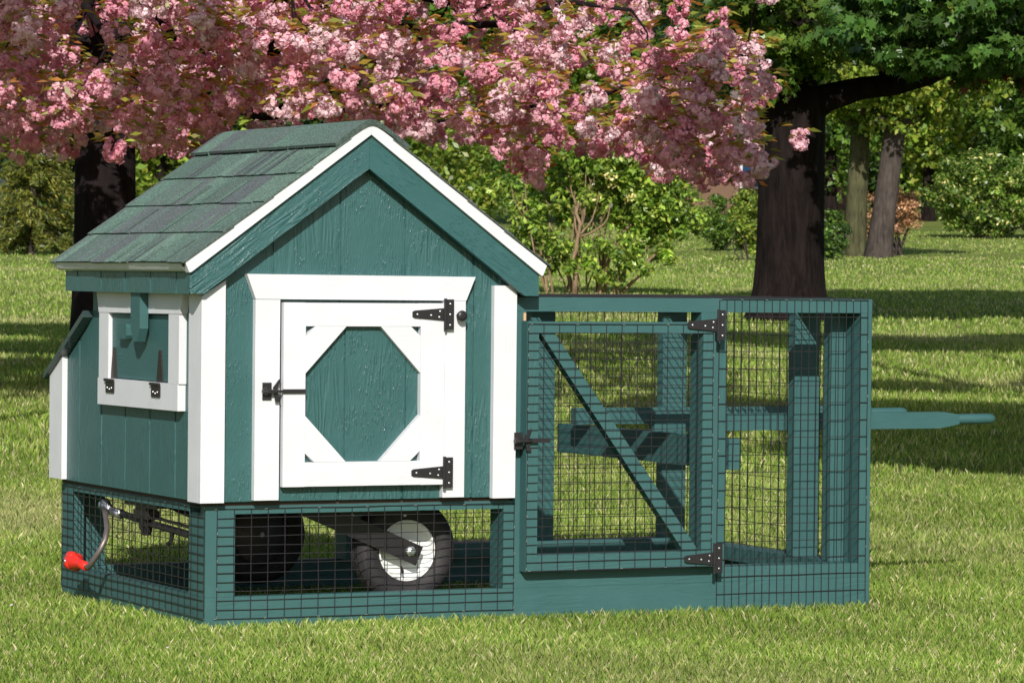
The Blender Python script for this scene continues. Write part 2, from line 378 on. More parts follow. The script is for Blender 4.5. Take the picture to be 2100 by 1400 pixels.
# shingles : courses of tabs, each tab tilted a little over the one below
cols = [(.115, .19, .155), (.108, .175, .145), (.118, .14, .142), (.118, .158, .146), (.135, .215, .175), (.102, .122, .126), (.112, .166, .144)]
def shingles(side):
    V = []; Cc = []
    L = math.hypot(1, .7225); dx, dz = 1/L, .7225/L
    def P(sl, y, h):        # sl distance up the slope from the eave, h above the deck
        x = -4.0+sl*dx; z = rz(-3.7)-.25+sl*dz
        x2 = x-h*dz; z2 = z+h*dx
        if side < 0: x2 = 2*RX-x2
        return (x2, y, z2)
    starts = [0, 5.75, 11.5, 17.1, 21.9]
    for ci, s0 in enumerate(starts[:4]):
        s1 = s0+7.2 if ci < 4 else 27.2
        y = -3.2+rng.uniform(-2.5, 0)
        while y < 41.0:
            wd = rng.choice([2.3, 3.2, 4.2, 5.5, 6.5]); y0, y1 = max(y, -3.2), min(y+wd-.03, 41.0)
            if y1-y0 > .2:
                th = .30+rng.uniform(-.03, .05); lo = s0+rng.uniform(-.10, .10)
                c = np.array(cols[rng.integers(len(cols))])*rng.uniform(.88, 1.12)
                def slab(y0, y1, lo, hi, h0, h1, c, n=1):
                    a, b, d, e = P(lo, y0, h0), P(lo, y1, h0), P(hi, y1, h1), P(hi, y0, h1)
                    a2, b2, d2, e2 = P(lo, y0, h0-.17), P(lo, y1, h0-.17), P(hi, y1, h1-.1), P(hi, y0, h1-.1)
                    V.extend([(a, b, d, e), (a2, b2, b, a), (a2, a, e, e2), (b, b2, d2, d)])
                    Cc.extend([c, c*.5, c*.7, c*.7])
                if ci < 4: slab(y0, y1, lo, s1, th, .08, c)
                else:
                    slab(y0, y1, lo, 24.6, th, .34, c)
                    sg = [(24.6, .34), (25.6, .38), (26.4, .30), (27.2, .0)]
                    for (p, q), (p2, q2) in zip(sg, sg[1:]): slab(y0, y1, p, p2-.0, q, q2, c)
                # a laminated strip of another tone on some tabs
                if rng.random() < .55 and y1-y0 > 2 and ci < 5:
                    q = y0+rng.uniform(.2, (y1-y0)*.4); q2 = q+rng.uniform(.8, (y1-y0)*.55); c2 = np.array(cols[rng.integers(len(cols))])*rng.uniform(.85, 1.1)
                    hi = min(s0+rng.uniform(3, 5.6), 24.4)
                    a, b, d, e = P(lo-.02, q, th+.06), P(lo-.02, q2, th+.06), P(hi, q2, th-.1 if ci < 4 else th+.04), P(hi, q, th-.1 if ci < 4 else th+.04)
                    V.append((a, b, d, e)); Cc.append(c2)
            y += wd
    return V, Cc
sp = Soup(4)
for sd_ in (1, -1):
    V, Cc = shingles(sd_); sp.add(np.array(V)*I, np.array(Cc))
# ridge cap, rounded over the top
ang = [(a, -math.sqrt((a*.7225)**2+.35)+.35**.5+.0) for a in (-4.5, -3.2, -2.1, -1.2, -.5, 0, .5, 1.2, 2.1, 3.2, 4.5)]
wd_ = lambda: rng.choice([3.4, 4.6, 5.6])
y = -3.25; V = []; Cc = []
while y < 41:
    y1 = min(y+wd_(), 41.1); js = rng.uniform(-.12, .12); c = np.array(cols[rng.integers(len(cols))])
    for (a, b), (a2, b2) in zip(ang, ang[1:]):
        t0, t1 = .58+js*.2, .58+js*.2
        if abs(a) > 4.4: a += js; b -= js*.7*(1 if a < 0 else 1)*0
        V.append(((RX+a, y, 56.0+b+t0), (RX+a2, y, 56.0+b2+t0), (RX+a2, y1-.02, 56.0+b2+t1), (RX+a, y1-.02, 56.0+b+t1))); Cc.append(c)
        if abs(a) > 4.3 or abs(a2) > 4.3:
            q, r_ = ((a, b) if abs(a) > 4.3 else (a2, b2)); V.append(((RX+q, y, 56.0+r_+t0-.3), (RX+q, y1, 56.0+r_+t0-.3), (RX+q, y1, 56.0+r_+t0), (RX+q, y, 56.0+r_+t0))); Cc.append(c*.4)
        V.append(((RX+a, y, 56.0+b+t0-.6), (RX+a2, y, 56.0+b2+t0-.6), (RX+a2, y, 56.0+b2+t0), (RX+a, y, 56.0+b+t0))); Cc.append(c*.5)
    y = y1
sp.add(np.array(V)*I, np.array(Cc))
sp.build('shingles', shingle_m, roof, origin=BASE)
# rake boards and white trim
for sgn, mt in ((-1, teal_l), (1, teal_r)):
    def X(x): return x if sgn < 0 else 2*RX-x
    m = MB(); m.prism([(X(-3), 39.42), (RX-.01 if sgn < 0 else RX+.01, 54.86), (RX-.01 if sgn < 0 else RX+.01, 51.12), (X(-1.25), 37.1), (X(-3), 37.1)], 'y', -2.45, -1.7)
    part(m, 'rake_board', mt, roof, bevel=.05)
    m = MB(); xr = RX-.008 if sgn < 0 else RX+.008
    m.prism([(X(-3.75), 40.55), (xr, 56.42), (xr, 54.9), (X(-3.02), 39.45), (X(-3.25), 39.4)], 'y', -2.95, -1.9)
    part(m, 'white_rake_trim', white_x, roof, bevel=.04)
    m = MB(); m.prism([(X(-3.95), 40.42), (X(-2.3), 40.42), (X(-2.3), 39.5), (X(-3.2), 39.5), (X(-3.55), 39.7)], 'y', -1.88, 40.6)
    part(m, 'white_eave_trim', white_x, roof, bevel=.03)
    m = MB(); gy2 = [-1.69, 2.1, 10.2, 18.45, 26.7, 34.9, 39.4]
    for a, b in zip(gy2, gy2[1:]):
        x0, x1 = sorted((X(-2.85), X(-2.35))); m.box(x0, x1, a+.17, b-.17, 37.05, 39.48)
    x0, x1 = sorted((X(-2.68), X(-2.2))); m.box(x0, x1, -1.65, 39.3, 37.1, 39.45)
    part(m, 'eave_fascia', teal_v, roof, bevel=.04)
m = MB(); m.prism([(-2.2, 39.3), (-.1, 39.4), (-.1, 39.0), (-2.2, 38.9)], 'y', -1.6, 39.3); part(m, 'soffit', under_m, roof, bevel=0)
# soffit under the rakes
for sgn in (-1, 1):
    def X(x): return x if sgn < 0 else 2*RX-x
    m = MB(); m.prism([(X(-2.0), 39.6), (RX, 54.4), (RX, 54.0), (X(-2.0), 39.2)], 'y', -1.68, 39.2); part(m, 'soffit', under_m, roof, bevel=0)
# -- lower frame of the house part
boxes('front_skid', teal_x, [(0, 85.2, 0, 1.5, -.6, 3.68)], bevel=.08)
boxes('back_skid', teal_x, [(0, 85.2, 46.5, 48, -.6, 3.68)], bevel=.08)
boxes('side_skid', teal_y, [(0, 1.5, 1.52, 46.48, -.6, 3.66)], bevel=.08)
boxes('end_skid', teal_y, [(83.7, 85.2, 1.52, 46.48, -.6, 3.66)], bevel=.08)
for b in [(0, 3.5, 0, 1.5, 3.7, 13.7), (0, 1.5, 1.52, 5.0, 3.7, 12.9), (0, 1.5, 44.4, 47.98, 3.7, 13.7), (1.52, 4.9, 46.4, 47.9, 3.7, 13.7), (36.4, 37.68, 0, 3.5, 3.7, 13.7), (36.0, 37.6, 44.4, 47.9, 3.7, 13.7)]:
    boxes('base_post', teal_p, [b], bevel=.08)
boxes('base_top_rail', teal_x, [(3.52, 36.38, .02, 1.5, 12.8, 13.7)])
boxes('base_top_rail', teal_y, [(.02, 1.5, 5.02, 44.38, 12.9, 13.7)])
boxes('base_top_rail', teal_x, [(4.92, 35.98, 46.4, 47.9, 12.8, 13.7)])
# -- run frame
for b in [(37.7, 39.05, .02, 3.5, 5.42, 35.3), (61.9, 65.35, .02, 2.6, 5.42, 35.3), (83.7, 85.18, .02, 3.55, 5.42, 35.3), (81.6, 85.1, 3.58, 5.1, 5.42, 35.3),
          (81.6, 85.1, 12.0, 13.55, 5.42, 35.3), (81.7, 85.2, 46.3, 47.9, 5.42, 35.3), (62.4, 65.9, 46.3, 47.9, 5.42, 35.3), (38.6, 42.1, 46.3, 47.9, 5.42, 35.3)]:
    boxes('run_post', teal_p, [b], bevel=.08)
boxes('run_bottom_rail', teal_x, [(37.8, 85.2, 0, 3.5, 3.7, 5.4)], bevel=.1)
boxes('run_bottom_rail', teal_x, [(37.8, 85.2, 44.5, 48, 3.7, 5.4)], bevel=.1)
boxes('run_bottom_rail', teal_y, [(81.7, 85.2, 3.52, 44.48, 3.7, 5.4)], bevel=.1)
boxes('run_top_rail', teal_x, [(37.72, 85.2, 0, 3.5, 35.32, 36.95)], bevel=.1)
boxes('run_top_rail', teal_x, [(37.72, 85.2, 44.5, 48, 35.32, 36.95)], bevel=.1)
boxes('run_top_rail', teal_y, [(81.7, 85.2, 3.52, 44.48, 35.32, 36.95)], bevel=.1)
boxes('run_top_rail', teal_y, [(62.6, 64.1, 3.52, 44.48, 35.32, 36.9)], bevel=.1)
boxes('run_jamb_strip', raw_m, [(38.62, 38.9, -.22, -.02, 34.25, 35.15)], bevel=.02)
boxes('cross_beam', teal_y, [(66.3, 67.8, 1.0, 46.2, 16.75, 20.4)], bevel=.1)
# handles
for y0 in (15.3, 36.3):
    m = MB(); P = [(64, 20.7), (64, 22.75), (105.3, 22.75), (106.2, 22.62), (107.4, 22.42), (107.6, 22.3), (107.6, 21.25), (107.3, 21.15), (106.0, 20.9), (104.6, 20.7)]
    m.prism(P, 'y', y0, y0+1.5); o = part(m, 'pull_handle', teal_x, bevel=.12)
    m = MB(); yc = y0+.75; m.tube([(106.4, yc, 21.78), (107.3, yc, 21.8), (112.3, yc, 21.83), (112.9, yc, 21.83), (113.2, yc, 21.83), (113.32, yc, 21.83)], [.45, .66, .66, .58, .38, .12], 16)
    part(m, 'grip', teal_x, o, bevel=0, smooth=True)
# -- gate
gate = boxes('run_gate', teal_p, [(38.42, 39.9, -1.6, -.05, 5.62, 34.2)], bevel=.07)
boxes('gate_stile', teal_p, [(61.3, 62.8, -1.6, -.05, 5.62, 34.2)], gate, .07)
boxes('gate_rail', teal_x, [(39.92, 61.28, -1.58, -.05, 32.85, 34.18)], gate, .07)
boxes('gate_rail', teal_x, [(39.92, 61.28, -1.58, -.05, 5.64, 7.5)], gate, .07)
m = MB(); m.prism([(40.2, 32.8), (42.0, 32.8), (61.0, 7.52), (59.0, 7.52)], 'y', -1.5, -.1); part(m, 'gate_brace', teal_p, gate, bevel=.07)
thinge(gate, 59.1, 63.0, 64.1, 33.85, 1.75, -1.75); thinge(gate, 59.0, 62.8, 64.0, 6.6, 1.7, -1.75)
latch(gate, 37.0, -1.5, 20.6, 4.2)
# -- wire mesh panels
def wire(m, p, q, axis, r=.053, jit=.02, seg=6.0):
    p, q = Vector(p), Vector(q); n = max(2, int((q-p).length/seg)+1)
    pts = [p.lerp(q, i/n)+Vector([random.gauss(0, jit) if k != axis else 0 for k in range(3)]) for i in range(n+1)]
    m.tube(pts, r, 4, cap=False)
def mesh_xz(y, x0, x1, z0, z1, dx, dz, name='wire_mesh', parent=coop, staples=True, r=.053, zoff=0):
    m = MB()
    nx = max(1, round((x1-x0)/dx)); nz = max(1, round((z1-z0)/dz))
    for i in range(nx+1): x = x0+(x1-x0)*i/nx; wire(m, (x, y, z0), (x, y, z1), 1 if False else 2, r)
    for i in range(nz+1): z = z0+(z1-z0)*i/nz; wire(m, (x0, y-.05, z), (x1, y-.05, z), 0, r)
    if staples:
        m.mat(1)
        for i in range(0, nx, 3): x = x0+(x1-x0)*(i+random.uniform(-.2, .2))/nx; [m.box(x-.16, x+.16, y-.12, y-.06, z_+d-.03, z_+d+.03) for z_, d in ((z0, .03), (z1, -.03))]
        for i in range(0, nz, 3): z = z0+(z1-z0)*(i+random.uniform(.2, .6))/nz; [m.box(x_-.03, x_+.03, y-.12, y-.06, z-.16, z+.16) for x_ in (x0, x1)]
    return part(m, name, [wire_m, steel_m], parent, bevel=0)
def mesh_yz(x, y0, y1, z0, z1, dy, dz, name='wire_mesh', parent=coop, sgn=-1, r=.053):
    m = MB(); ny = round((y1-y0)/dy); nz = round((z1-z0)/dz)
    for i in range(ny+1): y = y0+(y1-y0)*i/ny; wire(m, (x, y, z0), (x, y, z1), 2, r)
    for i in range(nz+1): z = z0+(z1-z0)*i/nz; wire(m, (x+.05*sgn, y0, z), (x+.05*sgn, y1, z), 1, r)
    m.mat(1)
    for i in range(0, ny, 3): y = y0+(y1-y0)*(i+random.uniform(-.2, .2))/ny; [m.box(x+.06*sgn-.03, x+.06*sgn+.03, y-.15, y+.15, z_-.03, z_+.03) for z_ in (z0+.02, z1-.02)]
    return part(m, name, [wire_m, steel_m], parent, bevel=0)
mesh_xz(-.08, 1.35, 37.7, 1.25, 13.4, 2.02, 1.01)
mesh_yz(-.08, .15, 47.9, 1.3, 13.5, 1.99, 1.02)
mesh_xz(-1.66, 38.5, 62.6, 5.7, 33.9, 2.01, 1.02, parent=gate)
mesh_xz(-.08, 64.25, 84.6, .2, 36.85, 1.02, 2.0)
mesh_xz(48.08, 38.0, 85.1, 4.4, 36.7, 1.25, 2.0, r=.055)
mesh_xz(48.08, .3, 37.6, 1.5, 13.5, 1.25, 2.0, r=.055)
mesh_yz(85.26, .2, 47.8, 1.0, 36.7, 2.0, 1.5, sgn=1)
m = MB()
for i in range(48): x = 37.8+47.3*i/47; wire(m, (x, .1, 37.0), (x, 47.8, 37.0), 1)
for i in range(25): y_ = .1+47.6*i/24; wire(m, (37.8, y_, 37.05), (85.1, y_, 37.05), 0)
part(m, 'roof_wire_mesh', wire_m, bevel=0)
# -- wheels
def wheel(x, y, z, g=1):
    prof = []
    W, Ro = 3.5, 6.2
    P = [(3.5, .45), (3.9, .1), (4.6, -.15), (5.3, -.1), (5.75, .25), (5.98, .6)]
    for k in range(5):
        a = .75+k*.42; P += [(6.12+.06*math.sin(k/4*math.pi), a), (6.12+.06*math.sin(k/4*math.pi), a+.26), (5.98, a+.30), (5.98, a+.38)]
    P += [(5.98, 2.9), (5.75, 3.25), (5.3, 3.6), (4.6, 3.65), (3.9, 3.4), (3.5, 3.05)]
    m = MB(); m.lathe([(a, b*g) for a, b in P+[(3.3, 1.8), P[0]]], (x, y, z), 'y', 72, cap=False)
    wh = empty('wheel', (0, 0, 0)); wh.parent = coop
    t = part(m, 'tyre', tyre_m, wh, bevel=0, smooth=True)
    m = MB(); m.lathe([(a, b*g) for a, b in [(3.52, 3.0), (3.52, .35), (3.38, .28), (3.3, .5), (3.2, .95), (2.9, 1.15), (2.0, 1.2), (1.5, .9), (1.0, .75), (.3, .7)]], (x, y, z), 'y', 48)
    part(m, 'rim', rim_m if g > 0 else rim_shade_m, wh, bevel=0, smooth=True)
    m = MB(); m.tube([(x-.5, y+.9*g, z-1.9), (x-.65, y+.2*g, z-2.5)], .16, 8); part(m, 'valve', black_m, wh, bevel=0)
    m = MB(); m.lathe([(a, b*g) for a, b in [(.62, 0), (.62, -.1), (.42, -.12), (.42, -.42), (.3, -.5)]], (x, y-.62*g, z), 'y', 6); m.tube([(x, y-.6*g, z), (x, y+3.9*g, z)], .3, 8)
    part(m, 'axle_bolt', steel_m, wh, bevel=0)
    m = MB(); a = Vector((x-13.5, 0, z+5.6)); b = Vector((x+1.1, 0, z-.6)); d = (b-a).normalized(); n_ = Vector((-d.z, 0, d.x))*1.15
    m.prism([(p.x, p.z) for p in (a+n_, b+n_, b-n_, a-n_)], 'y', y-.58*g, y-.32*g)
    m.box(x-12, x+4.5, *sorted((y-.6*g, y+1.6*g)), 13.2, 13.7); m.box(x-9, x+1, *sorted((y-.9*g, y+3.6*g)), 12.2, 13.19)
    part(m, 'wheel_arm', black_m, coop, bevel=0)
    for q in (-7, -.5):
        m = MB(); m.lathe([(.35, 0), (.35, -.4), (.15, -.45)], (x+q, y+.3, 12.2), 'z', 6); part(m, 'bracket_bolt', steel_m, coop, bevel=0)
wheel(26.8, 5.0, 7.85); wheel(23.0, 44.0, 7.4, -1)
m = MB(); m.tube([(14.5, 4.5, 13.0), (14.5, 44.5, 13.0)], .8, 8); m.box(22, 24, 8.6, 40.3, 12.4, 13.4)
part(m, 'axle_shaft', black_m, bevel=0)
# -- crank jack
m = MB(); m.tube([(1.5, 34.5, 11.15), (1.6, 21, 10.4), (1.6, 3.5, 9.75)], .42, 8); m.tube([(1.6, 23, 11.3), (1.6, 3.5, 10.6)], .2, 6)
m.box(.9, 2.3, 17.5, 28.5, 12.35, 12.88); m.box(.9, 2.3, 21.3, 24.6, 11.9, 12.4); m.box(.8, 2.4, 20.6, 25.2, 10.9, 11.9); m.tube([(1.5, 22.3, 11.2), (1.5, 22.8, 9.1)], [.9, .6], 8)
m.tube([(1.5, 24.6, 11.2), (1.5, 24.3, 9.8), (1.5, 23.0, 9.2)], .35, 6); m.tube([(1.5, 14.2, 9.7), (1.5, 14.8, 8.6), (1.5, 15.6, 8.5)], .25, 6)
m.tube([(1.5, 8, 10), (1.5, 7, 8.8), (1.5, 4.5, 8.9)], .55, 6)
jk = part(m, 'jack_shaft', black_m, bevel=0)
m = MB(); m.tube([(.9, 36.2, 11.6), (.7, 34.8, 11.9), (.9, 33.2, 11.1)], [.55, .75, .5], 10); m.tube([(.9, 33.5, 11.2), (1.4, 31.0, 10.9)], [.5, .62], 10)
part(m, 'crank_joint', steel_m, jk, bevel=0, smooth=True)
m = MB(); m.tube([(.5, 34.6, 11.6), (-.6, 30.6, 10.6), (-1.4, 28.0, 9.4), (-2.0, 27.0, 8.2), (-2.6, 26.9, 7.1), (-3.2, 28.0, 5.6), (-3.4, 28.7, 4.95), (-3.3, 30.0, 4.9)], .33, 10)
part(m, 'crank_rod', rod_m, jk, bevel=0, smooth=True)
m = MB(); m.tube([(-3.3, 29.6, 4.95), (-3.3, 31.5, 5.1), (-3.3, 32.3, 5.15), (-3.35, 33.4, 5.2), (-3.35, 34.6, 5.25), (-3.35, 35.4, 5.3)], [.5, .55, .62, .95, 1.1, .75], 14)
for k in range(4):
    a = k*math.pi/2+.5; m.lathe([(.2, -.9), (.62, -.55), (.66, .4), (.2, .9)], (-3.35+.5*math.cos(a), 34.2, 5.25+.62*math.sin(a)), 'y', 12)
m.mat(1); m.lathe([(.2, 0), (.2, .15), (.08, .2)], (-3.35, 35.35, 5.3), 'y', 8)
m.lathe([(.22, 0), (.2, -.15), (.08, -.2)], (-4.3, 34.3, 5.3), 'x', 8); part(m, 'crank_knob', [red_m, steel_m], jk, bevel=0, smooth=True)

# ================================================================ FOLIAGE TOOLS
def unit(n):
    v = rng.normal(size=(n, 3)); return v/np.linalg.norm(v, axis=1, keepdims=True)
def frames(nrm, n):
    t = unit(n); a = np.cross(nrm, t); a /= np.linalg.norm(a, axis=1, keepdims=True)+1e-9
    return a, np.cross(nrm, a)
def leaf_quads(c, nrm, ln, wd, droop=.0, axis=None):
    n = len(c); a, b = frames(nrm, n)
    if axis is not None:
        a = axis-nrm*np.sum(axis*nrm, 1, keepdims=True); a /= np.linalg.norm(a, axis=1, keepdims=True)+1e-9; b = np.cross(nrm, a)
    ln = np.broadcast_to(np.asarray(ln).reshape(-1, 1), (n, 1)); wd = np.broadcast_to(np.asarray(wd).reshape(-1, 1), (n, 1))
    base = c-a*ln*.5; tip = c+a*ln*.5-nrm*ln*droop
    l = c-a*ln*.08+b*wd*.5+nrm*wd*.12; r = c-a*ln*.08-b*wd*.5+nrm*wd*.12
    return np.stack([base, r, tip, l], 1)
STAR = np.array([(0, -.5), (.18, -.22), (.5, -.2), (.3, .02), (.42, .34), (.16, .2), (0, .55), (-.16, .2), (-.42, .34), (-.3, .02), (-.5, -.2), (-.18, -.22)])
def star_leaves(c, nrm, size):
    n = len(c); a, b = frames(nrm, n); down = np.array([[0, 0, -1.0]])
    a = down-nrm*np.sum(down*nrm, 1, keepdims=True)+.5*a; a /= np.linalg.norm(a, axis=1, keepdims=True); b = np.cross(nrm, a)
    size = np.asarray(size).reshape(-1, 1, 1)
    return c[:, None]+(STAR[None, :, 1:2]*a[:, None]+STAR[None, :, 0:1]*b[:, None]-np.abs(STAR[None, :, 0:1])*.35*nrm[:, None])*size
def tints(n, palette, var=.18):
    p = np.array(palette)[rng.integers(len(palette), size=n)]
    return p*np.exp(rng.normal(0, var, (n, 1)))*np.exp(rng.normal(0, var*.3, (n, 3)))
def blob_points(c, rad, n, shell=.5):
    d = unit(n); r = rng.uniform(shell**3, 1, (n, 1))**(1/3); return np.asarray(c)+d*r*np.asarray(rad), d
GREENS = [(.05, .10, .018), (.07, .13, .02), (.035, .075, .015), (.09, .14, .025)]
YGREENS = [(.16, .21, .035), (.11, .17, .028), (.21, .24, .05), (.07, .12, .02)]
DARKG = [(.025, .05, .015), (.035, .07, .018), (.045, .09, .02), (.02, .04, .015)]
def limb(m, p, q, r0, r1, bend=.12, n=7, k=6):
    p, q = Vector(p), Vector(q); L = (q-p).length
    o1 = Vector([random.gauss(0, bend)*L for _ in range(3)]); pts = []
    for i in range(n+1):
        f = i/n; pts.append(p.lerp(q, f)+o1*math.sin(math.pi*f)+Vector([random.gauss(0, .012)*L for _ in range(3)])*(0 < i < n))
    m.tube(pts, [r0+(r1-r0)*i/n for i in range(n+1)], k); return pts
def trunk_mesh(m, base, top, r0, r1, flare=1.6, n=10, k=20, lean=(0, 0), gnarl=.05):
    bm = m.bm; base, top = np.array(base, float), np.array(top, float); rings = []
    ph = rng.uniform(0, 6.28, 5)
    for i in range(n+1):
        f = i/n; c = base+(top-base)*f; c[:2] += np.array(lean)*math.sin(math.pi*f)
        r = r0+(r1-r0)*f; fl = 1+(flare-1)*math.exp(-f*9)
        ring = []
        for j in range(k):
            a = 2*math.pi*j/k; rr = r*fl*(1+gnarl*(math.sin(3*a+ph[0]+f)+.8*math.sin(5*a+ph[1]-f*2)*(fl)+.5*math.sin(8*a+ph[2]+f*3)))
            ring.append(bm.verts.new((c[0]+rr*math.cos(a), c[1]+rr*math.sin(a), c[2])))
        rings.append(ring)
    for A, B in zip(rings, rings[1:]):
        for j in range(k): bm.faces.new((A[j], A[(j+1) % k], B[(j+1) % k], B[j]))
    bm.faces.new(rings[-1])
def clumpy(center, rad, nclump, per, crad, ln, wd, palette, shell=.45, upb=.35, zmin=None, var=.18, star=False, squash=.7):
    """leaf clumps spread through an ellipsoid; returns faces, tints, clump centres"""
    cc, dd = blob_points(center, rad, nclump, shell)
    if zmin is not None:
        k = cc[:, 2] > zmin; cc, dd = cc[k], dd[k]
    n = len(cc)*per; idx = np.repeat(np.arange(len(cc)), per)
    cr = crad*rng.uniform(.6, 1.3, len(cc))
    u_ = unit(n); rr = rng.uniform(.1, 1, (n, 1))**.5
    pos = cc[idx]+u_*rr*cr[idx][:, None]*np.array([1, 1, squash])
    nrm = u_*.6+unit(n)*.6+np.array([0, 0, upb]); nrm /= np.linalg.norm(nrm, axis=1, keepdims=True)
    sz_ = rng.uniform(.7, 1.25, n)
    ct = np.exp(rng.normal(0, .16, (len(cc), 1)))[idx]
    col = tints(n, palette, var)*ct
    f = star_leaves(pos, nrm, ln*sz_) if star else leaf_quads(pos, nrm, ln*sz_, wd*sz_, .12)
    return f, col, cc
def tree(name, label, cat, base, crowns, trunk=None, bark=bark_grey, group=None, leaf=(.16, .09), pal=GREENS, stems=None, per=60, star=False, lmat=None, limbs=5, upb=.35, var=.18, squash=.7):
    """crowns: list of (offset xyz from base, radii xyz, nclump, clump radius); trunk: (height, r0, r1)"""
    e = empty(name, base); tag(e, label, cat, group)
    sp = Soup(12 if star else 4); allc = []
    for off, rad, nc, cr in crowns:
        f, c, cc = clumpy(off, rad, nc, per, cr, leaf[0], leaf[1], pal, upb=upb, star=star, zmin=.02, var=var, squash=squash)
        sp.add(f, c); allc.append(cc)
    allc = np.concatenate(allc)
    m = MB(1.0)
    if trunk:
        h, r0, r1 = trunk; trunk_mesh(m, (0, 0, -.15), (0, 0, h), r0, r1, 1.5)
        for i in rng.choice(len(allc), min(limbs, len(allc)), replace=False):
            limb(m, (0, 0, h*rng.uniform(.75, 1)), allc[i], r1*.6, r1*.12)
        m.build('trunk', bark, e, smooth=True)
    if stems:
        n, rad, r = stems
        for i in range(n):
            a = rng.uniform(0, 6.28); q = allc[rng.integers(len(allc))]
            p = (rad*math.cos(a)*rng.uniform(.2, 1), rad*math.sin(a)*rng.uniform(.2, 1), -.05)
            limb(m, p, tuple(q), r*rng.uniform(.6, 1.3), r*.3, .08)
        m.build('stems', bark, e, smooth=True)
    sp.build('crown', lmat or leaf_m, e)
    return e

